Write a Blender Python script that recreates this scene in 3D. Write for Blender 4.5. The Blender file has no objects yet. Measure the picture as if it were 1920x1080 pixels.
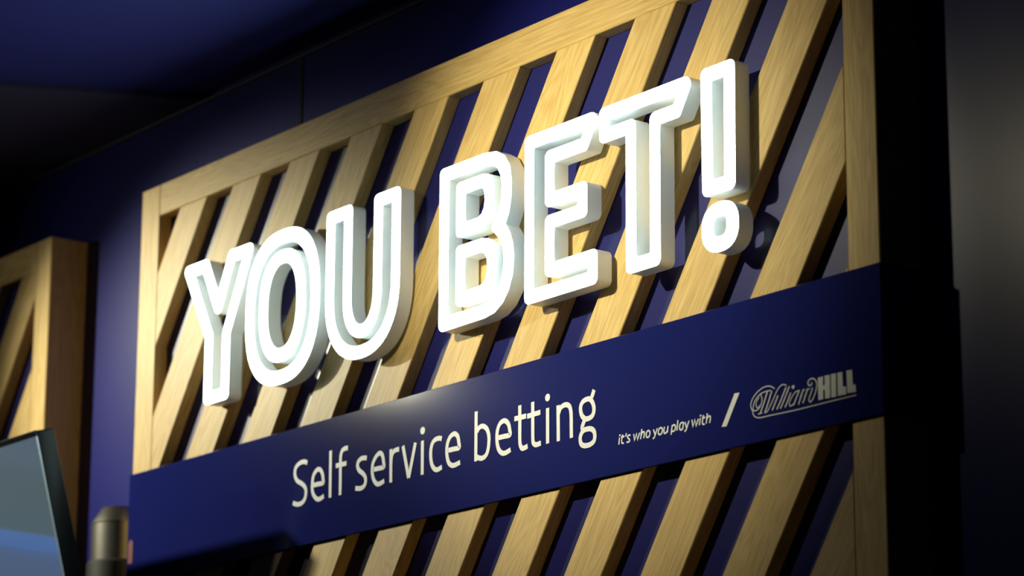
import bpy, bmesh, math, random
from mathutils import Vector, Matrix
from mathutils.geometry import tessellate_polygon
random.seed(4)
scene = bpy.context.scene
COL = scene.collection
PI = math.pi

# ------------------------------------------------------------------ helpers
def link(o, parent=None):
    COL.objects.link(o)
    if parent is not None:
        o.parent = parent
    return o

def empty(name, loc=(0, 0, 0)):
    o = bpy.data.objects.new(name, None)
    o.empty_display_size = 0.05
    o.location = loc
    return link(o)

def tag(o, label, cat=None, group=None, kind=None):
    o['label'] = label
    if cat: o['category'] = cat
    if group: o['group'] = group
    if kind: o['kind'] = kind
    return o

def mesh_obj(name, bm, mat, parent=None, loc=(0, 0, 0), rot=None, smooth=False, smooth_angle=None):
    bmesh.ops.recalc_face_normals(bm, faces=bm.faces)
    me = bpy.data.meshes.new(name)
    bm.to_mesh(me); bm.free()
    for m in (mat if isinstance(mat, (list, tuple)) else [mat]):
        me.materials.append(m)
    if smooth:
        for p in me.polygons: p.use_smooth = True
        me.set_sharp_from_angle(angle=smooth_angle or 0.6)
    o = bpy.data.objects.new(name, me)
    o.location = loc
    if rot is not None: o.rotation_euler = rot
    return link(o, parent)

def structure(name, bm, mat, label=None, **kw):
    o = mesh_obj(name, bm, mat, **kw)
    o['kind'] = 'structure'
    if label: o['label'] = label
    return o

def box_bm(x0, x1, y0, y1, z0, z1, bevel=0.0, seg=2):
    bm = bmesh.new()
    bmesh.ops.create_cube(bm, size=1.0)
    for v in bm.verts:
        v.co = Vector(((x0 + x1) / 2 + v.co.x * (x1 - x0), (y0 + y1) / 2 + v.co.y * (y1 - y0), (z0 + z1) / 2 + v.co.z * (z1 - z0)))
    if bevel > 0:
        bmesh.ops.bevel(bm, geom=bm.edges[:], offset=bevel, segments=seg, affect='EDGES', profile=0.5)
    return bm

def prism_bm(poly, y0, y1, bevel=0.0, bm=None):
    """polygon in (x, z) pushed from y0 to y1"""
    own = bm is None
    if own: bm = bmesh.new()
    n = len(poly)
    a = [bm.verts.new((p[0], y0, p[1])) for p in poly]
    b = [bm.verts.new((p[0], y1, p[1])) for p in poly]
    bm.faces.new(a); bm.faces.new(b[::-1])
    for i in range(n):
        bm.faces.new((a[i], b[i], b[(i + 1) % n], a[(i + 1) % n]))
    if bevel > 0:
        bmesh.ops.bevel(bm, geom=bm.edges[:], offset=bevel, segments=1, affect='EDGES', profile=0.5)
    return bm

# ------------------------------------------------------------------ tunables
GLOW_STR = 11.0
SCREEN_STR = 0.8
WORLD = 0.003
FSTOP = 4.5
CEIL_J = ((-0.05, -0.20), (0.075, 0.073))
A_LOC, B_LOC, D_LOC = (-0.79, -0.83, 0.53), (1.00, -1.12, 0.47), (-1.27, -1.36, 0.585)
A_COL, B_COL = (1.0, 0.97, 0.73), (1.0, 0.93, 0.61)
SPOTS = [
 ('spot_right', B_LOC, (1.18, 0, 0.175), 80, B_COL, 52, 1.0, 0.02),
 ('spot_right_spill', B_LOC, (1.30, 0, 0.2), 6, B_COL, 74, 1.0, 0.02),
 ('added_sheen_spot', (B_LOC[0] + 0.03, B_LOC[1], B_LOC[2]), (1.90, 0, 0.25), 0.9, B_COL, 44, 1.0, 0.02),  # added weak spot, only to give the right-hand wall a grey sheen
 ('spot_left', A_LOC, (0.08, 0, 0.02), 112, A_COL, 53, 1.0, 0.02),
 ('spot_left_spill', A_LOC, (0.15, 0, 0.1), 4.5, A_COL, 90, 1.0, 0.02),
 ('spot_far_left', D_LOC, (0.78, 0, 0.04), 13, A_COL, 26, 1.0, 0.02),
]
# ------------------------------------------------------------------ materials
def new_mat(name):
    m = bpy.data.materials.new(name); m.use_nodes = True
    nt = m.node_tree
    return m, nt, nt.nodes['Principled BSDF']

def plain(name, col, rough=0.5, metal=0.0, spec=0.5, noise=0.0, nscale=8.0, bump=0.0, bscale=300.0, emit=None, estr=0.0, coat=0.0):
    m, nt, b = new_mat(name)
    b.inputs['Roughness'].default_value = rough
    b.inputs['Metallic'].default_value = metal
    b.inputs['Specular IOR Level'].default_value = spec
    b.inputs['Coat Weight'].default_value = coat
    tc = nt.nodes.new('ShaderNodeTexCoord')
    nz = nt.nodes.new('ShaderNodeTexNoise'); nz.inputs['Scale'].default_value = nscale; nz.inputs['Detail'].default_value = 4
    nt.links.new(tc.outputs['Object'], nz.inputs['Vector'])
    mx = nt.nodes.new('ShaderNodeMix'); mx.data_type = 'RGBA'
    mx.inputs[6].default_value = (*[c * (1 - noise) for c in col], 1)
    mx.inputs[7].default_value = (*[min(1, c * (1 + noise)) for c in col], 1)
    nt.links.new(nz.outputs['Fac'], mx.inputs[0])
    nt.links.new(mx.outputs[2], b.inputs['Base Color'])
    if bump > 0:
        n2 = nt.nodes.new('ShaderNodeTexNoise'); n2.inputs['Scale'].default_value = bscale; n2.inputs['Detail'].default_value = 3
        nt.links.new(tc.outputs['Object'], n2.inputs['Vector'])
        bp = nt.nodes.new('ShaderNodeBump'); bp.inputs['Strength'].default_value = bump; bp.inputs['Distance'].default_value = 0.001
        nt.links.new(n2.outputs['Fac'], bp.inputs['Height'])
        nt.links.new(bp.outputs['Normal'], b.inputs['Normal'])
    if emit:
        b.inputs['Emission Color'].default_value = (*emit, 1)
        b.inputs['Emission Strength'].default_value = estr
    return m

def wood_mat():
    """light oak, the grain runs along each member's own Z axis"""
    m, nt, b = new_mat('oak')
    L = nt.links
    tc = nt.nodes.new('ShaderNodeTexCoord')
    oi = nt.nodes.new('ShaderNodeObjectInfo')
    off = nt.nodes.new('ShaderNodeVectorMath'); off.operation = 'SCALE'; off.inputs['Scale'].default_value = 7.0
    cmb = nt.nodes.new('ShaderNodeCombineXYZ')
    for k in range(3): L.new(oi.outputs['Random'], cmb.inputs[k])
    L.new(cmb.outputs[0], off.inputs[0])
    add = nt.nodes.new('ShaderNodeVectorMath'); add.operation = 'ADD'
    L.new(tc.outputs['Object'], add.inputs[0]); L.new(off.outputs[0], add.inputs[1])
    def noise(sx, sz, detail, rough=0.5, dist=0.0):
        mp = nt.nodes.new('ShaderNodeMapping'); mp.inputs['Scale'].default_value = (sx, sx, sz)
        L.new(add.outputs[0], mp.inputs['Vector'])
        n = nt.nodes.new('ShaderNodeTexNoise'); n.inputs['Scale'].default_value = 1; n.inputs['Detail'].default_value = detail
        n.inputs['Roughness'].default_value = rough; n.inputs['Distortion'].default_value = dist
        L.new(mp.outputs[0], n.inputs['Vector'])
        return n
    big = noise(16, 2.2, 2, 0.5, 1.2)
    # cathedral growth rings: sine of a warped across-grain coordinate
    mul = nt.nodes.new('ShaderNodeMath'); mul.operation = 'MULTIPLY'; mul.inputs[1].default_value = 80.0
    L.new(big.outputs['Fac'], mul.inputs[0])
    sn = nt.nodes.new('ShaderNodeMath'); sn.operation = 'SINE'; L.new(mul.outputs[0], sn.inputs[0])
    rings = nt.nodes.new('ShaderNodeMapRange'); rings.inputs['From Min'].default_value = -1
    L.new(sn.outputs[0], rings.inputs['Value'])
    fine = noise(420, 14, 3, 0.6)
    pores = noise(900, 22, 2, 0.5)
    def ramp(src, p0, c0, p1, c1):
        r = nt.nodes.new('ShaderNodeValToRGB')
        r.color_ramp.elements[0].position = p0; r.color_ramp.elements[0].color = (*c0, 1)
        r.color_ramp.elements[1].position = p1; r.color_ramp.elements[1].color = (*c1, 1)
        L.new(src, r.inputs[0]); return r
    r1 = ramp(rings.outputs[0], 0.0, (0.60, 0.41, 0.155), 1.0, (0.69, 0.49, 0.205))
    r2 = ramp(fine.outputs['Fac'], 0.34, (0.84, 0.81, 0.75), 0.62, (1.04, 1.03, 1.0))
    r3 = ramp(pores.outputs['Fac'], 0.30, (0.80, 0.74, 0.64), 0.42, (1, 1, 1))
    tone = nt.nodes.new('ShaderNodeMapRange'); tone.inputs['To Min'].default_value = 0.95; tone.inputs['To Max'].default_value = 1.04
    L.new(oi.outputs['Random'], tone.inputs['Value'])
    def mult(a, b_):
        x = nt.nodes.new('ShaderNodeMix'); x.data_type = 'RGBA'; x.blend_type = 'MULTIPLY'; x.inputs[0].default_value = 1
        L.new(a, x.inputs[6]); L.new(b_, x.inputs[7]); return x.outputs[2]
    c = mult(mult(r1.outputs[0], r2.outputs[0]), r3.outputs[0])
    vm = nt.nodes.new('ShaderNodeVectorMath'); vm.operation = 'SCALE'
    L.new(c, vm.inputs[0]); L.new(tone.outputs[0], vm.inputs['Scale'])
    L.new(vm.outputs[0], b.inputs['Base Color'])
    b.inputs['Roughness'].default_value = 0.5
    b.inputs['Specular IOR Level'].default_value = 0.35
    bp = nt.nodes.new('ShaderNodeBump'); bp.inputs['Strength'].default_value = 0.25; bp.inputs['Distance'].default_value = 0.0006
    L.new(pores.outputs['Fac'], bp.inputs['Height']); L.new(bp.outputs['Normal'], b.inputs['Normal'])
    return m

OAK = wood_mat()
NAVY_WALL = plain('navy_wall_paint', (0.011, 0.013, 0.16), 0.30, noise=0.08, nscale=5, bump=0.06, bscale=220, spec=0.45)
NAVY_BOARD = plain('navy_back_board', (0.014, 0.016, 0.135), 0.33, noise=0.08, nscale=14, bump=0.04, bscale=400, spec=0.4)
NAVY_SIGN = plain('navy_sign_board', (0.0105, 0.015, 0.130), 0.105, noise=0.05, nscale=9, bump=0.02, bscale=500, spec=0.4)
NAVY_CEIL = plain('navy_ceiling_paint', (0.024, 0.028, 0.19), 0.7, noise=0.05, nscale=3, spec=0.2)
DARK_SOFFIT = plain('dark_soffit_paint', (0.045, 0.040, 0.09), 0.7, noise=0.05, nscale=3, spec=0.2)
DARK_TRIM = plain('dark_navy_trim', (0.045, 0.05, 0.085), 0.55, noise=0.05)
SEAM = plain('seam_shadow_gap', (0.003, 0.0035, 0.008), 0.8)
FLOOR = plain('grey_carpet', (0.05, 0.05, 0.06), 0.9, noise=0.3, nscale=60)
VINYL = plain('white_vinyl', (0.74, 0.755, 0.80), 0.45, noise=0.02, nscale=40)
VINYL_GREY = plain('grey_vinyl', (0.60, 0.61, 0.64), 0.45, noise=0.03, nscale=40)
ACRYL = plain('white_acrylic_return', (0.88, 0.89, 0.88), 0.38, noise=0.015, nscale=30, spec=0.45, emit=(0.80, 1.0, 1.0), estr=0.03)
GLOW = plain('lit_acrylic_face', (0.9, 0.9, 0.9), 0.4, emit=(0.72, 1.0, 1.0), estr=GLOW_STR if 'GLOW_STR' in globals() else 4.0)
STEEL_SP = plain('steel_spacer', (0.55, 0.55, 0.55), 0.35, metal=1.0)
BLACK = plain('black_gloss_plastic', (0.006, 0.007, 0.008), 0.30, noise=0.1, spec=0.08)
BLACK_MATT = plain('black_matt_metal', (0.01, 0.01, 0.011), 0.5, noise=0.1)
STEEL = plain('brushed_steel', (0.27, 0.26, 0.23), 0.36, metal=1.0, noise=0.08, nscale=60)
RED = plain('red_plastic', (0.12, 0.002, 0.004), 0.6, noise=0.05)

# ------------------------------------------------------------------ lettering centre lines, mm on the sign board
TXT_M = [('s', [(531.5, -58.3), (523.4, -55.4), (514.0, -55.4), (504.7, -58.2), (498.8, -64.2), (499.2, -73.7), (505.6, -81.9), (517.2, -87.6), (526.8, -94.4), (529.8, -102.1), (527.5, -111.1), (520.2, -116.9), (507.0, -117.7), (494.6, -113.9)]),
 ('s', [(549.7, -94.7), (562.3, -94.9), (575.3, -94.8), (575.4, -88.8), (572.9, -80.2), (566.2, -73.5), (557.8, -73.3), (549.7, -79.9), (546.7, -89.9), (546.9, -101.3), (551.4, -110.3), (560.3, -117.0), (568.7, -117.6), (578.2, -115.0)]),
 ('l', [(594.3, -49.5), (594.9, -119.6)]),
 ('s', [(640.0, -52.5), (632.3, -52.0), (625.2, -54.4), (621.7, -60.5), (621.1, -68.7), (621.1, -80.0), (621.4, -99.5), (621.5, -119.5)]),
 ('l', [(608.9, -74.3), (636.7, -74.6)]),
 ('s', [(689.5, -74.8), (683.2, -73.6), (674.3, -73.7), (667.3, -77.6), (666.1, -83.5), (670.4, -90.2), (679.4, -95.6), (685.8, -101.6), (687.4, -108.9), (683.5, -115.0), (673.8, -117.1), (661.3, -115.2)]),
 ('s', [(706.0, -94.3), (719.1, -94.4), (732.6, -94.1), (732.4, -88.1), (730.1, -78.7), (725.6, -73.4), (719.4, -72.8), (710.8, -77.8), (704.9, -86.0), (703.7, -95.9), (706.3, -106.4), (712.7, -114.4), (718.9, -117.1), (725.8, -116.8), (734.5, -114.5)]),
 ('l', [(750.4, -71.0), (751.2, -119.4)]),
 ('s', [(750.9, -92.8), (751.9, -82.9), (755.2, -77.4), (761.2, -74.3), (771.0, -74.0)]),
 ('l', [(780.5, -70.9), (795.4, -119.0)]),
 ('l', [(811.3, -70.9), (795.8, -119.1)]),
 ('l', [(828.5, -70.7), (828.8, -119.4)]),
 ('d', [(834.1, -56.4), (833.4, -59.1), (831.4, -61.1), (828.5, -61.8), (825.6, -61.0), (823.5, -59.0), (822.7, -56.3), (823.4, -53.5), (825.5, -51.6), (828.3, -50.9), (831.2, -51.6), (833.3, -53.6)]),
 ('s', [(875.0, -75.1), (868.0, -73.3), (858.9, -74.1), (852.3, -78.5), (849.1, -86.9), (848.8, -96.7), (851.1, -106.9), (856.3, -114.0), (862.1, -117.2), (868.7, -117.1), (875.8, -115.2)]),
 ('s', [(890.1, -94.1), (902.9, -94.1), (916.2, -94.0), (915.8, -87.3), (913.4, -78.7), (908.3, -73.9), (902.5, -72.8), (894.4, -76.2), (888.8, -84.1), (887.3, -93.7), (888.6, -103.7), (892.5, -112.1), (899.9, -116.6), (907.3, -117.0), (919.0, -115.0)]),
 ('l', [(955.9, -49.5), (955.6, -119.1)]),
 ('s', [(958.3, -78.5), (961.8, -74.2), (967.3, -72.3), (973.7, -73.2), (980.9, -78.2), (985.0, -86.6), (985.8, -96.3), (983.6, -107.5), (978.9, -114.4), (971.0, -116.9), (963.8, -115.8), (957.4, -113.1)]),
 ('s', [(1007.6, -94.3), (1020.4, -94.4), (1033.2, -94.3), (1033.1, -88.4), (1030.4, -79.8), (1024.9, -74.4), (1018.7, -72.7), (1010.9, -75.3), (1005.4, -83.1), (1004.0, -93.4), (1005.1, -103.1), (1008.8, -111.3), (1015.9, -116.7), (1023.7, -117.6), (1035.0, -115.0)]),
 ('s', [(1055.1, -57.1), (1055.2, -80.4), (1055.3, -103.2), (1056.5, -111.9), (1060.0, -116.7), (1065.4, -117.1), (1072.7, -115.8)]),
 ('l', [(1043.1, -73.9), (1069.2, -74.1)]),
 ('s', [(1083.9, -57.1), (1084.0, -85.0), (1084.1, -100.1), (1084.4, -108.7), (1085.3, -113.1), (1089.1, -116.3), (1093.7, -116.8), (1102.0, -116.1)]),
 ('l', [(1071.6, -75.0), (1100.8, -74.0)]),
 ('l', [(1116.5, -70.9), (1116.7, -119.1)]),
 ('d', [(1121.9, -56.7), (1121.2, -59.3), (1119.2, -61.2), (1116.5, -61.9), (1113.8, -61.2), (1111.8, -59.2), (1111.1, -56.6), (1111.8, -54.0), (1113.8, -52.1), (1116.5, -51.4), (1119.2, -52.1), (1121.2, -54.1)]),
 ('l', [(1139.0, -70.8), (1139.7, -119.4)]),
 ('s', [(1140.2, -82.4), (1143.9, -76.0), (1150.6, -73.1), (1158.0, -73.2), (1163.9, -76.9), (1166.6, -83.9), (1167.3, -93.3), (1167.4, -106.3), (1167.7, -119.3)]),
 ('c', [(1204.9, -73.1), (1211.4, -77.8), (1215.0, -85.3), (1214.7, -92.6), (1209.9, -97.8), (1199.0, -99.0), (1191.0, -94.3), (1187.4, -86.4), (1188.1, -79.1), (1194.0, -74.0)]),
 ('l', [(1210.7, -72.2), (1215.7, -62.9)]),
 ('s', [(1195.4, -100.6), (1192.0, -105.6), (1190.5, -109.5), (1192.8, -112.6)]),
 ('c', [(1207.6, -113.4), (1214.9, -117.5), (1217.1, -123.3), (1215.5, -130.4), (1207.6, -134.2), (1196.0, -134.1), (1188.7, -130.9), (1186.5, -124.1), (1188.3, -117.9), (1194.6, -113.2)])]
TXT_T = [('l', [(1267.7, -134.4), (1266.3, -143.4)]),
 ('d', [(1270.2, -131.5), (1270.0, -132.1), (1269.4, -132.6), (1268.5, -132.8), (1267.7, -132.6), (1267.1, -132.1), (1266.9, -131.5), (1267.1, -130.9), (1267.7, -130.4), (1268.6, -130.2), (1269.4, -130.4), (1270.0, -130.9)]),
 ('s', [(1274.4, -131.6), (1272.9, -136.1), (1272.2, -140.6), (1273.2, -142.6), (1276.5, -143.0)]),
 ('l', [(1271.0, -134.4), (1277.7, -134.5)]),
 ('l', [(1281.9, -130.8), (1280.3, -135.1)]),
 ('s', [(1290.1, -134.9), (1287.5, -134.3), (1284.5, -135.2), (1284.8, -137.5), (1287.8, -139.8), (1288.6, -142.0), (1286.0, -143.1), (1282.1, -142.8)]),
 ('p', [(1296.4, -134.2), (1298.0, -142.7), (1302.4, -134.7), (1303.9, -143.0), (1308.5, -134.4)]),
 ('l', [(1312.8, -130.2), (1310.3, -143.2)]),
 ('s', [(1311.4, -138.5), (1313.9, -134.9), (1316.6, -134.5), (1318.0, -136.0), (1317.6, -138.6), (1316.8, -143.0)]),
 ('c', [(1326.3, -134.6), (1328.7, -136.3), (1329.0, -139.5), (1327.2, -142.3), (1324.1, -143.0), (1322.0, -141.3), (1321.8, -137.9), (1323.5, -135.1)]),
 ('l', [(1336.1, -134.6), (1339.4, -142.2)]),
 ('s', [(1343.7, -134.3), (1339.9, -141.6), (1337.8, -145.1), (1334.7, -146.3)]),
 ('c', [(1350.6, -134.6), (1353.3, -136.4), (1353.2, -139.7), (1351.5, -142.3), (1348.1, -143.1), (1345.7, -141.2), (1345.8, -138.1), (1347.5, -135.3)]),
 ('s', [(1357.8, -134.5), (1356.5, -139.1), (1357.2, -142.4), (1359.6, -143.1), (1361.9, -141.8), (1363.3, -139.8)]),
 ('l', [(1364.8, -134.6), (1363.2, -142.9)]),
 ('l', [(1373.0, -134.7), (1370.6, -146.8)]),
 ('s', [(1372.6, -136.4), (1376.2, -135.0), (1378.9, -136.5), (1379.2, -139.2), (1377.8, -142.1), (1375.1, -143.0), (1371.9, -142.5)]),
 ('l', [(1384.3, -130.3), (1382.0, -143.5)]),
 ('s', [(1394.7, -134.9), (1391.3, -134.5), (1388.6, -135.8), (1387.1, -138.7), (1387.2, -141.8), (1389.5, -143.5), (1392.2, -143.0), (1393.9, -140.2)]),
 ('l', [(1394.9, -134.7), (1393.3, -143.3)]),
 ('l', [(1397.4, -134.8), (1400.7, -142.6)]),
 ('s', [(1405.4, -134.5), (1401.4, -142.2), (1399.3, -145.7), (1396.5, -146.4)]),
 ('p', [(1411.2, -134.1), (1412.8, -143.2), (1417.0, -135.0), (1418.8, -143.3), (1423.5, -135.0)]),
 ('l', [(1427.2, -134.5), (1425.4, -143.3)]),
 ('d', [(1429.3, -131.5), (1429.1, -132.1), (1428.5, -132.6), (1427.7, -132.7), (1426.9, -132.6), (1426.3, -132.1), (1426.1, -131.5), (1426.4, -130.9), (1426.9, -130.5), (1427.7, -130.3), (1428.5, -130.4), (1429.1, -130.9)]),
 ('s', [(1433.2, -131.7), (1431.4, -137.4), (1431.0, -141.5), (1432.3, -143.2), (1435.3, -143.4)]),
 ('l', [(1430.4, -135.1), (1436.4, -135.1)]),
 ('l', [(1440.6, -130.5), (1438.3, -143.3)]),
 ('s', [(1439.6, -138.2), (1442.0, -135.1), (1444.9, -134.8), (1446.4, -136.5), (1445.8, -140.1), (1444.8, -143.7)])]
TXT_L = [('s2', [(1564.9, -120.3), (1559.2, -116.9), (1552.7, -115.2), (1543.8, -115.7), (1533.7, -119.4), (1525.7, -125.3), (1521.7, -131.4), (1521.9, -136.8), (1524.2, -140.2), (1529.8, -141.9), (1535.4, -140.5), (1539.4, -136.6), (1541.7, -131.7), (1541.5, -127.1), (1539.7, -123.8)]),
 ('s2', [(1524.2, -140.2), (1525.5, -145.0), (1528.5, -148.9), (1536.8, -151.7), (1557.2, -152.0), (1600.8, -152.7), (1643.5, -152.3), (1675.1, -152.0), (1706.2, -151.8)]),
 ('s2', [(1558.0, -121.4), (1551.4, -121.1), (1543.6, -121.8), (1535.8, -124.3), (1529.0, -129.6), (1526.4, -135.2), (1525.6, -140.4)]),
 ('s2', [(1536.8, -126.3), (1531.7, -131.6), (1531.6, -136.9), (1534.9, -139.3), (1537.9, -136.4)]),
 ('b', [(1551.9, -122.1), (1545.5, -134.6), (1538.6, -146.3)]),
 ('b', [(1560.0, -122.3), (1552.1, -138.0), (1546.3, -147.2)]),
 ('f', [(1534.1, -146.8), (1541.9, -146.5)]),
 ('s2', [(1546.3, -147.2), (1551.9, -145.5), (1559.8, -136.2), (1567.8, -125.5), (1573.4, -120.0), (1580.0, -117.9), (1586.0, -119.9)]),
 ('b', [(1571.0, -129.8), (1565.2, -138.6), (1560.1, -146.4)]),
 ('b', [(1585.4, -122.0), (1576.3, -135.9), (1568.3, -146.7)]),
 ('b', [(1591.4, -121.8), (1582.8, -135.5), (1574.9, -146.6)]),
 ('b', [(1593.6, -130.2), (1588.2, -139.4), (1583.1, -146.4)]),
 ('d', [(1600.4, -123.9), (1600.0, -125.0), (1599.1, -125.9), (1597.8, -126.2), (1596.5, -125.9), (1595.5, -125.1), (1595.2, -123.9), (1595.6, -122.8), (1596.6, -122.0), (1597.9, -121.7), (1599.2, -122.0), (1600.1, -122.8)]),
 ('s2', [(1607.4, -130.3), (1601.4, -130.8), (1594.7, -136.7), (1590.8, -142.8), (1592.3, -146.5), (1597.8, -144.7)]),
 ('b', [(1608.8, -129.5), (1602.8, -138.8), (1597.9, -146.6)]),
 ('b', [(1616.0, -129.8), (1612.0, -137.4), (1606.9, -146.8)]),
 ('b', [(1623.5, -130.0), (1619.5, -137.9), (1614.4, -146.7)]),
 ('s2', [(1609.8, -140.0), (1613.7, -133.2), (1618.6, -130.3)]),
 ('s2', [(1617.3, -139.8), (1621.8, -133.1), (1627.2, -130.3)]),
 ('s', [(1632.0, -130.5), (1628.6, -137.2), (1625.2, -143.3), (1627.2, -147.0), (1631.6, -144.7), (1636.6, -137.0), (1639.1, -130.0), (1638.1, -123.5), (1632.9, -119.5), (1627.0, -119.8), (1624.0, -123.0), (1625.7, -126.6), (1630.3, -126.7), (1630.8, -123.8)]),
 ('poly', [(1641.4, -120.0), (1650.4, -120.1), (1650.0, -130.8), (1653.2, -130.7), (1653.0, -119.8), (1662.0, -120.0), (1661.8, -147.8), (1653.2, -147.4), (1653.2, -136.5), (1650.1, -136.5), (1650.0, -147.4), (1641.6, -147.3)]),
 ('poly', [(1664.1, -119.7), (1672.5, -120.1), (1672.3, -148.2), (1663.9, -147.7)]),
 ('poly', [(1675.1, -120.1), (1683.5, -120.3), (1684.2, -138.4), (1689.1, -138.5), (1689.5, -148.3), (1675.2, -147.7)]),
 ('poly', [(1690.7, -120.2), (1700.1, -120.5), (1701.0, -138.9), (1705.6, -138.9), (1706.0, -148.0), (1691.4, -147.1)])]
TXT_S = [[(1491.8, -114.0), (1501.1, -114.5), (1476.1, -152.7), (1467.1, -152.0)]]
# ------------------------------------------------------------------ sizes (metres; x along the wall, y into it, z up)
ZTOP, ZTOPI, ZBOT = 0.4816, 0.4279, -0.78
XI0, XI1, XR = 0.0587, 1.6926, 1.7460
M_SLOPE = 0.6781            # slats: x = M*z + s
SW = 0.0700                 # slat width
PITCH = 0.1689
Y_BOARD, Y_WALL = 0.022, 0.073
Z_BAND0, Z_BAND1 = -0.1812, 0.0
Z_CEIL = 0.648

# ------------------------------------------------------------------ room
structure('wall_back', box_bm(-3.6, 4.6, Y_WALL, Y_WALL + 0.12, -2.15, Z_CEIL + 0.05), NAVY_WALL, 'navy painted wall behind the slatted panels')
structure('floor', box_bm(-3.6, 4.6, -5.5, Y_WALL + 0.12, -2.2, -2.15), FLOOR)
# ceiling: main plate and, beyond a slanting joint, a plate 12 mm lower
def ceil_plate(poly, z0, z1):
    bm = bmesh.new()
    a = [bm.verts.new((p[0], p[1], z0)) for p in poly]
    b = [bm.verts.new((p[0], p[1], z1)) for p in poly]
    bm.faces.new(a); bm.faces.new(b[::-1])
    for i in range(len(poly)):
        bm.faces.new((a[i], b[i], b[(i + 1) % len(poly)], a[(i + 1) % len(poly)]))
    return bm
J0, J1 = CEIL_J
dx, dy = J1[0] - J0[0], J1[1] - J0[1]
tA = (0.10 - J0[1]) / dy; tB = (-5.5 - J0[1]) / dy
PA = (J0[0] + dx * tA, 0.10); PB = (J0[0] + dx * tB, -5.5)
structure('ceiling', ceil_plate([PA, PB, (4.6, -5.5), (4.6, 0.10)], Z_CEIL, Z_CEIL + 0.04), NAVY_CEIL, 'dark navy ceiling above the sign wall')
structure('ceiling', ceil_plate([(-3.6, 0.10), (-3.6, -5.5), PB, PA], Z_CEIL - 0.010, Z_CEIL + 0.04), DARK_SOFFIT, 'slightly lower dark ceiling plate on the left')
structure('trim_1', box_bm(-3.6, 4.6, Y_WALL - 0.006, Y_WALL, 0.6335, 0.6385, 0.001, 1), DARK_TRIM, 'thin dark trim strip under the ceiling')
structure('trim_2', box_bm(0.366, 0.375, Y_WALL - 0.0015, Y_WALL + 0.002, 0.40, 0.6335), SEAM, 'vertical joint in the navy wall above the panel')

# ------------------------------------------------------------------ slatted oak panels
def member(name, poly, y0, y1, ang, parent, bevel=0.0012):
    """poly in world (x, z); the object's own Z axis is turned to run along the grain"""
    cx = sum(p[0] for p in poly) / len(poly); cz = sum(p[1] for p in poly) / len(poly)
    c, s = math.cos(-ang), math.sin(-ang)
    loc = []
    for x, z in poly:
        u, w = x - cx, z - cz
        loc.append((u * c + w * s, -u * s + w * c))
    # rotation about Y by ang takes local z to (sin ang, cos ang) in (x, z)
    bm = prism_bm(loc, y0, y1, bevel)
    return mesh_obj(name, bm, OAK, parent, (cx, 0, cz), (0, ang, 0))

def clip(poly, a, b, c):
    """keep a*x + b*z <= c"""
    out = []
    for i in range(len(poly)):
        p, q = poly[i], poly[(i + 1) % len(poly)]
        dp, dq = a * p[0] + b * p[1] - c, a * q[0] + b * q[1] - c
        if dp <= 0: out.append(p)
        if dp * dq < 0:
            t = dp / (dp - dq); out.append((p[0] + (q[0] - p[0]) * t, p[1] + (q[1] - p[1]) * t))
    return out

SANG = math.atan(M_SLOPE)
HW = SW * math.hypot(1, M_SLOPE)
def slat_panel(x0, x1, ztop, slat_s, label):
    root = empty('slatted_panel', (0, 0, 0))
    tag(root, label, 'wall panel', 'slatted oak wall panels')
    st = 0.0587 if x0 == 0.0 else 0.0537
    sr = 0.0534
    member('stile', [(x0, ZBOT), (x0 + st, ZBOT), (x0 + st, ztop), (x0, ztop)], 0, Y_WALL - 0.0005, 0, root)
    member('stile', [(x1 - sr, ZBOT), (x1, ZBOT), (x1, ztop), (x1 - sr, ztop)], 0, Y_WALL - 0.0005, 0, root)
    zi = ztop - 0.0537
    member('top_rail', [(x0 + st, zi), (x1 - sr, zi), (x1 - sr, ztop), (x0 + st, ztop)], 0, Y_WALL - 0.0005, PI / 2, root)
    member('bottom_rail', [(x0 + st, ZBOT), (x1 - sr, ZBOT), (x1 - sr, ZBOT + 0.0537), (x0 + st, ZBOT + 0.0537)], 0, Y_WALL - 0.0005, PI / 2, root)
    zb = ZBOT + 0.0537
    for s in slat_s:
        poly = [(M_SLOPE * zb + s, zb), (M_SLOPE * zb + s + HW, zb), (M_SLOPE * zi + s + HW, zi), (M_SLOPE * zi + s, zi)]
        poly = clip(poly, -1, 0, -(x0 + st)); 
        if len(poly) >= 3: poly = clip(poly, 1, 0, x1 - sr)
        if len(poly) < 3: continue
        ar = 0.5 * abs(sum(poly[i][0] * poly[(i + 1) % len(poly)][1] - poly[(i + 1) % len(poly)][0] * poly[i][1] for i in range(len(poly))))
        if ar < 4e-4: continue
        member('slat', poly, 0, Y_BOARD - 0.0003, SANG, root)
    o = mesh_obj('back_board', box_bm(x0 + st + 0.0005, x1 - sr - 0.0005, Y_BOARD, Y_BOARD + 0.006, zb + 0.0005, zi - 0.0005), NAVY_BOARD, root)
    o['label'] = 'navy painted back board seen between the slats'
    return root

main_s = [-0.1639 + PITCH * 0, -0.0008, 0.1661, 0.3348, 0.5015, 0.6703, 0.8389, 1.0079, 1.1758, 1.3460, 1.5152, 1.6851] + [1.6851 + PITCH * k for k in range(1, 4)]
slat_panel(0.0, XR, ZTOP, main_s, 'big slatted oak panel carrying the lit letters and the navy sign board')
slat_panel(-2.062, -0.3163, 0.4730, [-0.705 - PITCH * k for k in range(0, 10)] + [-0.705 + PITCH * k for k in range(1, 4)],
           'slatted oak panel cut off by the left edge, beyond the strip of navy wall')

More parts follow.
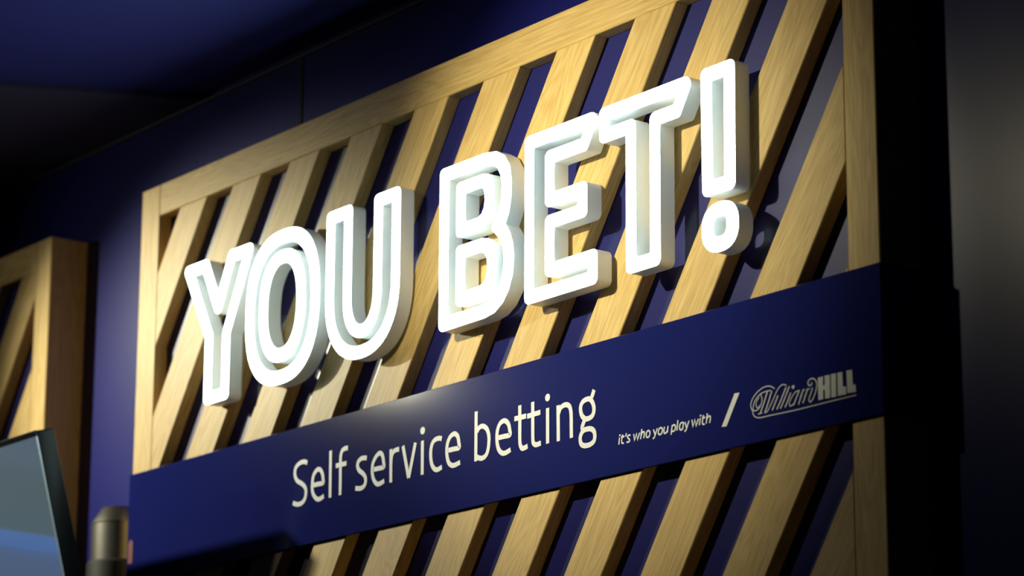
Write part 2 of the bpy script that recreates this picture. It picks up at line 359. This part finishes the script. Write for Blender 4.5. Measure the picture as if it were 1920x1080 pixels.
# ------------------------------------------------------------------ navy sign board across the panel, wrapped round its ends
sb = empty('sign_board', (0.873, 0, -0.09))
tag(sb, 'long navy sign board with white lettering Self service betting, across the slatted oak panel', 'sign')
def sb_part(name, bm, mat, **kw):
    o = mesh_obj(name, bm, mat, sb, **kw)
    o.location = Vector(o.location) - sb.location
    return o
sb_part('board', box_bm(-0.001, XR + 0.0045, -0.0046, -0.0003, Z_BAND0, Z_BAND1, 0.0006, 1), NAVY_SIGN)
sb_part('end_return', box_bm(XR + 0.0005, XR + 0.0045, -0.0003, Y_WALL - 0.0005, Z_BAND0, Z_BAND1, 0.0004, 1), NAVY_SIGN)

def smooth_path(pts, closed=False, sub=6):
    n = len(pts); out = []
    rng = range(n) if closed else range(n - 1)
    for i in rng:
        p1, p2 = pts[i], pts[(i + 1) % n]
        p0 = pts[(i - 1) % n] if (closed or i > 0) else (2 * p1[0] - p2[0], 2 * p1[1] - p2[1])
        p3 = pts[(i + 2) % n] if (closed or i + 2 < n) else (2 * p2[0] - p1[0], 2 * p2[1] - p1[1])
        for k in range(sub):
            t = k / sub
            out.append(tuple(0.5 * (2 * p1[j] + (p2[j] - p0[j]) * t + (2 * p0[j] - 5 * p1[j] + 4 * p2[j] - p3[j]) * t * t + (3 * p1[j] - p0[j] - 3 * p2[j] + p3[j]) * t ** 3) for j in (0, 1)))
    if not closed: out.append(tuple(pts[-1]))
    return out

def ribbon(bm, pts, w, y0, y1, closed=False):
    n = len(pts); L, R = [], []
    for i in range(n):
        a = pts[(i - 1) % n] if (closed or i > 0) else pts[i]
        b = pts[(i + 1) % n] if (closed or i < n - 1) else pts[i]
        d = Vector((b[0] - a[0], b[1] - a[1])); d.normalize()
        k = 1.0
        if (closed or 0 < i < n - 1):
            d1 = Vector((pts[i][0] - a[0], pts[i][1] - a[1])).normalized()
            k = 1 / max(0.6, abs(d1.dot(d)))
        nx, nz = -d.y * w / 2 * k, d.x * w / 2 * k
        L.append((pts[i][0] + nx, pts[i][1] + nz)); R.append((pts[i][0] - nx, pts[i][1] - nz))
    vs = [[bm.verts.new((p[0], y, p[1])) for p in seq] for y in (y0, y1) for seq in (L, R)]
    Lf, Rf, Lb, Rb = vs
    for i in range(n if closed else n - 1):
        j = (i + 1) % n
        bm.faces.new((Lf[i], Lf[j], Rf[j], Rf[i])); bm.faces.new((Lf[i], Lb[i], Lb[j], Lf[j])); bm.faces.new((Rf[i], Rf[j], Rb[j], Rb[i]))
    if not closed:
        bm.faces.new((Lf[0], Rf[0], Rb[0], Lb[0])); bm.faces.new((Lf[-1], Lb[-1], Rb[-1], Rf[-1]))

def lettering(name, strokes, widths, mat, label=None):
    bm = bmesh.new()
    y1, y0 = -0.0045, -0.0052
    for n_, (kind, pts) in enumerate(strokes):
        y0 = -0.0052 - 0.00004 * (n_ % 6)
        pts = [(p[0] / 1000, p[1] / 1000) for p in pts]
        if kind in ('d', 'poly'): prism_bm(pts, y0, y1, bm=bm)
        elif kind == 'c': ribbon(bm, smooth_path(pts, True), widths['s'], y0, y1, True)
        elif kind in ('s', 's2'): ribbon(bm, smooth_path(pts), widths.get(kind, widths['s']), y0, y1)
        elif kind == 'b' : ribbon(bm, smooth_path(pts), widths['b'], y0, y1)
        else: ribbon(bm, pts, widths.get(kind, widths['s']), y0, y1)
    o = sb_part(name, bm, mat)
    if label: o['label'] = label
    return o
lettering('lettering', TXT_M, dict(s=0.0069), VINYL, 'large white words Self service betting')
lettering('tagline', TXT_T, dict(s=0.0021), VINYL, "small white slanted words it's who you play with")
lettering('slash', [('poly', TXT_S[0])], dict(s=0.002), VINYL, 'white slanted stroke before the logo')
lettering('logo', TXT_L, dict(s=0.0017, s2=0.00135, b=0.0020, f=0.0013), VINYL_GREY, 'pale grey logo with script William and block letters HILL')

# ------------------------------------------------------------------ lit letters
YF, YB = -0.030, -0.004          # front and back of the letters
RW = 0.0192                      # width of the lit outline
def fillet(poly):
    """poly: list of (x, z, r)"""
    out = []
    n = len(poly)
    for i in range(n):
        x, z, r = poly[i]
        if r <= 0: out.append((x, z)); continue
        P0 = Vector(poly[i - 1][:2]); P1 = Vector((x, z)); P2 = Vector(poly[(i + 1) % n][:2])
        a = (P0 - P1); b = (P2 - P1); la, lb = a.length, b.length
        a.normalize(); b.normalize()
        ang = a.angle(b)
        if ang > PI - 0.05: out.append((x, z)); continue
        d = min(r / math.tan(ang / 2), la * 0.49, lb * 0.49)
        rr = d * math.tan(ang / 2)
        bis = (a + b).normalized(); C = P1 + bis * (rr / math.sin(ang / 2))
        s, e = P1 + a * d - C, P1 + b * d - C
        t = s.angle_signed(e)
        k = 6
        for j in range(k + 1):
            th = -t * j / k
            out.append((C.x + s.x * math.cos(th) - s.y * math.sin(th), C.y + s.x * math.sin(th) + s.y * math.cos(th)))
    return out

def area(poly): return 0.5 * sum(poly[i][0] * poly[(i + 1) % len(poly)][1] - poly[(i + 1) % len(poly)][0] * poly[i][1] for i in range(len(poly)))

def offset_in(poly, d, r_convex=0.003, r_concave=0.010):
    """inward mitre offset of a (x, z, r) polygon"""
    p = [q[:2] for q in poly]
    sgn = 1 if area(p) > 0 else -1
    n = len(p); out = []
    for i in range(n):
        a = Vector(p[i]) - Vector(p[i - 1]); b = Vector(p[(i + 1) % n]) - Vector(p[i])
        a.normalize(); b.normalize()
        na = Vector((-a.y, a.x)) * sgn; nb = Vector((-b.y, b.x)) * sgn
        m = (na + nb); 
        den = 1 + na.dot(nb)
        q = Vector(p[i]) + m * (d / max(den, 0.15))
        turn = (a.x * b.y - a.y * b.x) * sgn
        r = 0 if poly[i][2] <= 0 else (r_convex if turn > 0 else r_concave)
        out.append((q.x, q.y, r))
    return out

def ring_mesh(outer, inner, y0, y1, bevel, front):
    """2D ring pushed from y0 (front) to y1, made with a filled curve and turned into a mesh"""
    cu = bpy.data.curves.new('ring', 'CURVE'); cu.dimensions = '2D'; cu.fill_mode = 'BOTH'
    for loop in (outer, inner):
        if loop is None: continue
        sp = cu.splines.new('POLY'); sp.points.add(len(loop) - 1); sp.use_cyclic_u = True
        for pt, (x, z) in zip(sp.points, loop): pt.co = (x, z, 0, 1)
    cu.extrude = (y1 - y0) / 2 - bevel
    cu.bevel_depth = bevel; cu.bevel_resolution = 2; cu.offset = -bevel
    tmp = bpy.data.objects.new('tmp', cu); COL.objects.link(tmp)
    dg = bpy.context.evaluated_depsgraph_get(); dg.update()
    me = bpy.data.meshes.new_from_object(tmp.evaluated_get(dg))
    bpy.data.objects.remove(tmp); bpy.data.curves.remove(cu)
    bm = bmesh.new(); bm.from_mesh(me); bpy.data.meshes.remove(me)
    ym = (y0 + y1) / 2
    for v in bm.verts:                       # curve (x, y, z) -> world (x, -z as depth, y as height)
        v.co = Vector((v.co.x, ym - v.co.z, v.co.y))
    bmesh.ops.remove_doubles(bm, verts=bm.verts[:], dist=1e-5)
    for f in bm.faces: f.material_index = 0
    return bm

def split_ring(name, outer, inner, parent, origin):
    """body with the white sides, plus the glowing front as a child"""
    bm = ring_mesh(outer, inner, YF + 0.0022, YB, 0.0, False)
    body = mesh_obj(name, bm, ACRYL, parent, smooth=True, smooth_angle=0.5)
    bm = ring_mesh(outer, inner, YF, YF + 0.0040, 0.0018, True)
    # keep only what stands in front of the body
    bmesh.ops.bisect_plane(bm, geom=bm.verts[:] + bm.edges[:] + bm.faces[:], plane_co=(0, YF + 0.0022, 0), plane_no=(0, 1, 0), clear_outer=True)
    face = mesh_obj('lit_face', bm, GLOW, body, smooth=True, smooth_angle=0.5)
    face['label'] = 'glowing white front'
    return body

def superellipse(cx, cz, a, b, n, k=72):
    out = []
    for i in range(k):
        t = 2 * PI * i / k
        c, s = math.cos(t), math.sin(t)
        out.append((cx + a * math.copysign(abs(c) ** (2 / n), c), cz + b * math.copysign(abs(s) ** (2 / n), s), 0))
    return out

def on_slat(x, z):
    for s in main_s:
        u = x - M_SLOPE * z - s
        if 0.010 < u < HW - 0.010: return True
    return False

def letter(name_txt, rings, label):
    """rings: list of (part name, outer (x,z,r) mm, inner (x,z,r) mm or None -> offset)"""
    xs = [p[0] for p in rings[0][1]]; zs = [p[1] for p in rings[0][1]]
    root = empty('letter', ((min(xs) + max(xs)) / 2000, 0, min(zs) / 1000))
    tag(root, label, 'letter', 'glowing letters of the words on the slatted panel')
    for name, outer, inner in rings:
        o = [(x / 1000, z / 1000, r / 1000) for x, z, r in outer]
        if inner is None: i_ = offset_in(o, RW)
        else: i_ = [(x / 1000, z / 1000, r / 1000) for x, z, r in inner]
        of, jf = fillet(o), fillet(i_)
        b = split_ring(name, of, jf, root, root.location)
        b.location = -root.location
        # short spacers from the back of the outline to the slats
        mid = [((p[0] + min(jf, key=lambda q: (q[0] - p[0]) ** 2 + (q[1] - p[1]) ** 2)[0]) / 2, (p[1] + min(jf, key=lambda q: (q[0] - p[0]) ** 2 + (q[1] - p[1]) ** 2)[1]) / 2) for p in of]
        dense = []
        for a in range(len(mid)):
            p, q = mid[a], mid[(a + 1) % len(mid)]
            for t in range(12): dense.append((p[0] + (q[0] - p[0]) * t / 12, p[1] + (q[1] - p[1]) * t / 12))
        got = []
        for p in dense:
            if on_slat(*p) and all((p[0] - g[0]) ** 2 + (p[1] - g[1]) ** 2 > 0.07 ** 2 for g in got):
                got.append(p)
                if len(got) >= 3: break
        for g in got:
            bm = bmesh.new()
            bmesh.ops.create_cone(bm, cap_ends=True, segments=16, radius1=0.004, radius2=0.004, depth=0.0047)
            bmesh.ops.rotate(bm, cent=(0, 0, 0), matrix=Matrix.Rotation(PI / 2, 3, 'X'), verts=bm.verts[:])
            sp = mesh_obj('spacer', bm, STEEL_SP, root, (g[0], -0.00195, g[1]))
            sp.location = sp.location - root.location
    return root

R0 = 9
TOP, BOT = 306, 69
letter('Y', [('outline', [(192, TOP, R0), (266, TOP, R0), (301, 241, 2), (333, TOP, R0), (405, TOP, R0), (338, 172, 0.5), (338, BOT, R0), (267, BOT, R0), (267, 176, 0.5)], None)],
       'glowing white outline letter Y, at the far left of the lit words')
letter('O', [('outline', superellipse(488, 186.5, 102, 120.5, 2.45), superellipse(488, 186.5, 81, 99.5, 2.4)),
             ('inner_outline', superellipse(488, 188, 63, 87, 2.35), superellipse(488, 188, 42, 66.5, 2.3))],
       'glowing white round letter O of two nested rings, between the Y and the U')
def u_curve(cx, half, ztop, zb, n, k=16):
    out = []
    for i in range(1, 2 * k):
        t = PI * i / (2 * k)
        c, s = math.cos(t), math.sin(t)
        out.append((cx + half * math.copysign(abs(c) ** (2 / n), c), ztop - (ztop - zb) * s ** (2 / n), 0))
    return out
uo = [(609, 172, 0), (609, TOP, R0), (675, TOP, R0), (675, 165, 0)] + [(x, z, 0) for x, z, r in u_curve(704.5, 29.5, 165, 118, 2.2)[::-1]] + [(734, 165, 0), (734, TOP, R0), (799, TOP, R0), (799, 172, 0)] + u_curve(704, 95, 172, 67.5, 2.25)
letter('U', [('outline', uo, None)], 'glowing white outline letter U, the last of its word, left of the B')
bo = [(898, TOP, R0), (1003, TOP, 0), (1030, 302.5, 0), (1049, 292, 0), (1061, 275, 0), (1065, 252, 0), (1064, 228, 0), (1059, 208, 0), (1051, 194, 2), (1061, 181, 0), (1068, 165, 0), (1071, 145, 0), (1068.5, 121, 0), (1060, 100, 0), (1046, 84, 0), (1027, 73.5, 0), (1005, BOT + 1, 0), (898, BOT, R0)]
bi = [(918.5, 286.5, 2), (1003, 286.5, 0), (1022, 284, 0), (1034, 277, 0), (1041, 265, 0), (1044, 250, 0), (1043, 232, 0), (1038, 217, 0), (1029, 205, 0), (1022, 197, 0), (1021.5, 191, 0), (1028, 186, 0), (1038, 176, 0), (1046, 162, 0), (1049, 145, 0), (1047, 126, 0), (1040, 109, 0), (1029, 98, 0), (1016, 91.5, 0), (1002, 89.5, 0), (918.5, 89.5, 2)]
b1 = [(938, 277, 8), (998, 277, 0), (1012, 274, 0), (1021, 266, 0), (1025, 252, 0), (1025.5, 234, 0), (1022, 217, 0), (1014, 205, 0), (1004, 199, 0), (990, 197, 0), (938, 197, 8)]
b1i = [(958, 258, 1.5), (994, 258, 0), (1001, 255, 0), (1004, 248, 0), (1005, 237, 0), (1003, 227, 0), (998, 220, 0), (989, 216.5, 0), (958, 216.5, 1.5)]
b2 = [(938, 185, 8), (998, 185, 0), (1014, 181, 0), (1026, 171, 0), (1031.5, 158, 0), (1033, 142, 0), (1031, 125, 0), (1024, 110, 0), (1013, 101, 0), (998, 98, 0), (938, 98, 8)]
b2i = [(958, 165.5, 1.5), (994, 165.5, 0), (1004, 162, 0), (1010, 154, 0), (1012, 142, 0), (1010, 130, 0), (1004, 121, 0), (992, 117.5, 0), (958, 117.5, 1.5)]
letter('B', [('outline', bo, bi), ('counter_outline', b1, b1i), ('counter_outline', b2, b2i)], 'glowing white letter B with two small rings inside, first of the second word')
letter('E', [('outline', [(1096, TOP, R0), (1262, TOP, 12), (1230, 256, 6), (1160, 256, 2), (1160, 215, 2), (1231, 215, R0), (1231, 165.5, R0), (1160, 165.5, 2), (1160, 118, 2), (1252, 118, R0), (1252, 70, R0), (1096, 70, R0)], None)],
       'glowing white outline letter E with three arms, between the B and the T')
letter('T', [('outline', [(1258, TOP, R0), (1452, TOP, 12), (1420, 255, 6), (1381, 255, 2), (1380, BOT, R0), (1312, BOT, R0), (1313, 257, 2), (1258, 257, R0)], None)],
       'glowing white outline letter T, just left of the exclamation mark')
xm = letter('!', [('outline', [(1463, TOP, R0), (1527, TOP, R0), (1525, 137.5, R0), (1464, 137.5, R0)], None),
                  ('dot', superellipse(1496, 94, 34, 32, 2.35), superellipse(1495.5, 94.5, 13.5, 13, 2.7, 40))],
            'glowing white exclamation mark with a ring for its dot, right of the letter T')
xm.name = 'exclamation_mark'; xm['category'] = 'punctuation mark'

# ------------------------------------------------------------------ display at the lower left
TILT = math.radians(15)
dsp = empty('wall_display', (0.142, -0.255, 0.021))         # upper right front corner; leans forward at the top
dsp.rotation_euler = (TILT, 0, 0)
tag(dsp, 'black framed lit screen tilted towards the room, cut off by the lower left corner', 'screen')
DW, DH, DT = 0.74, 0.44, 0.034
mesh_obj('housing', box_bm(-DW, 0, 0.0015, DT, -DH, 0, 0.003, 3), BLACK, dsp, smooth=True)
m, nt, b = new_mat('lit_screen')
tc = nt.nodes.new('ShaderNodeTexCoord'); sx = nt.nodes.new('ShaderNodeSeparateXYZ'); nt.links.new(tc.outputs['Object'], sx.inputs[0])
mm = nt.nodes.new('ShaderNodeMath'); mm.operation = 'MULTIPLY_ADD'; mm.inputs[1].default_value = 0.21
nt.links.new(sx.outputs['X'], mm.inputs[0]); nt.links.new(sx.outputs['Z'], mm.inputs[2])
mr = nt.nodes.new('ShaderNodeMapRange'); mr.inputs['From Min'].default_value = -0.30; mr.inputs['From Max'].default_value = 0.0
nt.links.new(mm.outputs[0], mr.inputs['Value'])
cr = nt.nodes.new('ShaderNodeValToRGB'); nt.links.new(mr.outputs[0], cr.inputs[0])
def srgb(r, g, b_): return tuple((c / 255 / 12.92 if c / 255 <= 0.04045 else ((c / 255 + 0.055) / 1.055) ** 2.4) for c in (r, g, b_))
stops = [(0.0, (78, 96, 128)), (0.30, (82, 102, 135)), (0.345, (80, 106, 150)), (0.355, (78, 112, 168)), (0.43, (82, 116, 168)), (0.45, (84, 102, 112)), (0.70, (84, 102, 108)), (0.86, (88, 106, 120)), (1.0, (86, 102, 120))]
el = cr.color_ramp.elements
el[0].position, el[0].color = stops[0][0], (*srgb(*stops[0][1]), 1)
el[1].position, el[1].color = stops[-1][0], (*srgb(*stops[-1][1]), 1)
for p_, c_ in stops[1:-1]:
    e = el.new(p_); e.color = (*srgb(*c_), 1)
nt.links.new(cr.outputs[0], b.inputs['Emission Color']); b.inputs['Emission Strength'].default_value = SCREEN_STR
b.inputs['Base Color'].default_value = (0.01, 0.01, 0.012, 1); b.inputs['Roughness'].default_value = 0.25
scr = mesh_obj('screen', box_bm(-DW + 0.008, -0.0005, -0.0002, 0.003, -DH + 0.03, -0.009), m, dsp)
scr['label'] = 'lit blue-grey screen with a brighter blue band'
bz = mesh_obj('bezel', box_bm(-DW, 0, -0.0015, 0.003, -0.0088, 0.0005, 0.0008, 2), BLACK, dsp)
mesh_obj('glass_edge', box_bm(-0.0004, 0.0012, -0.0012, 0.0015, -DH, -0.009, 0.0004, 1), plain('glass_edge', (0.62, 0.70, 0.74), 0.25, spec=0.6), dsp)['label'] = 'glass edge, its bright highlight painted in as a pale colour'  # pale base colour stands in for the reflection along the glass edge
arm = mesh_obj('wall_arm', box_bm(-0.235, -0.185, -0.128, Y_WALL, -0.345, -0.305, 0.004, 2), BLACK_MATT)
arm.parent = dsp; arm.matrix_parent_inverse = (Matrix.Translation(dsp.location) @ Matrix.Rotation(TILT, 4, 'X')).inverted()

# ------------------------------------------------------------------ steel unit on the wall between the panels
du = empty('wall_dispenser', (-0.137, 0.06, -0.21))
tag(du, 'brushed steel rounded unit with sloping top on the navy wall left of the sign board', 'dispenser')
def loft(rings, k=24):
    """half-round upright body against the wall from (radius, z) rings"""
    bm = bmesh.new(); yb = Y_WALL - 0.06 - 0.0005; rows = []
    for r, z in rings:
        p = [(r * math.cos(PI + PI * i / k), r * math.sin(PI + PI * i / k)) for i in range(k + 1)]
        p = [(-r, yb)] + p + [(r, yb)]
        rows.append([bm.verts.new((x, y, z)) for x, y in p])
    n = len(rows[0])
    for lo, hi in zip(rows, rows[1:]):
        for i in range(n):
            j = (i + 1) % n; bm.faces.new((lo[i], lo[j], hi[j], hi[i]))
    bm.faces.new(rows[0]); bm.faces.new(rows[-1][::-1])
    return bm
mesh_obj('body', loft([(0.050, 0.088), (0.050, 0.150)]), STEEL, du, smooth=True, smooth_angle=0.5)
mesh_obj('sloping_top', loft([(0.050, 0.1501), (0.0505, 0.152), (0.034, 0.178), (0.031, 0.180)]), STEEL, du, smooth=True, smooth_angle=0.5)
mesh_obj('base', loft([(0.056, -0.05), (0.056, 0.084), (0.053, 0.0878)]), BLACK_MATT, du, smooth=True, smooth_angle=0.5)
rt_ = mesh_obj('red_tag', prism_bm([(0.004, -0.148), (0.019, -0.148), (0.019, -0.113), (0.0115, -0.108), (0.004, -0.113)], -0.0056, -0.0045, 0.0002), RED)
tag(rt_, 'small red tag on the lower left end of the navy sign board', 'tag')

# ------------------------------------------------------------------ light
def spot(name, loc, target, power, col, ang, blend, radius):
    l = bpy.data.lights.new(name, 'SPOT'); l.energy = power; l.color = col; l.spot_size = math.radians(ang); l.spot_blend = blend; l.shadow_soft_size = radius
    o = bpy.data.objects.new(name, l); o.location = loc
    o.rotation_euler = (Vector(target) - Vector(loc)).to_track_quat('-Z', 'Y').to_euler()
    return link(o)
for args in SPOTS: spot(*args)
w = bpy.data.worlds.new('room_air'); scene.world = w; w.use_nodes = True
bg = w.node_tree.nodes['Background']; bg.inputs[0].default_value = (0.55, 0.62, 1.0, 1); bg.inputs[1].default_value = WORLD

# ------------------------------------------------------------------ camera
cam = bpy.data.cameras.new('camera'); co = link(bpy.data.objects.new('camera', cam))
yaw, pitch, roll = -0.9251709615, 0.2462651520, 0.0040544815
fw = Vector((math.sin(yaw) * math.cos(pitch), math.cos(yaw) * math.cos(pitch), math.sin(pitch)))
rt = Vector((math.cos(yaw), -math.sin(yaw), 0)); up = rt.cross(fw)
rt, up = rt * math.cos(roll) + up * math.sin(roll), -rt * math.sin(roll) + up * math.cos(roll)
mat = Matrix((rt, up, -fw)).transposed().to_4x4(); mat.translation = (4.126681157, -2.333075491, -0.86266051)
co.matrix_world = mat
cam.sensor_width = 36; cam.lens = 36 * 5465.06 / 1920
cam.clip_start = 0.05
cam.dof.use_dof = True; cam.dof.focus_distance = 3.86; cam.dof.aperture_fstop = FSTOP
scene.camera = co
scene.view_settings.view_transform = 'Standard'; scene.view_settings.look = 'None'
scene.view_settings.exposure = 0.0; scene.view_settings.gamma = 1.0
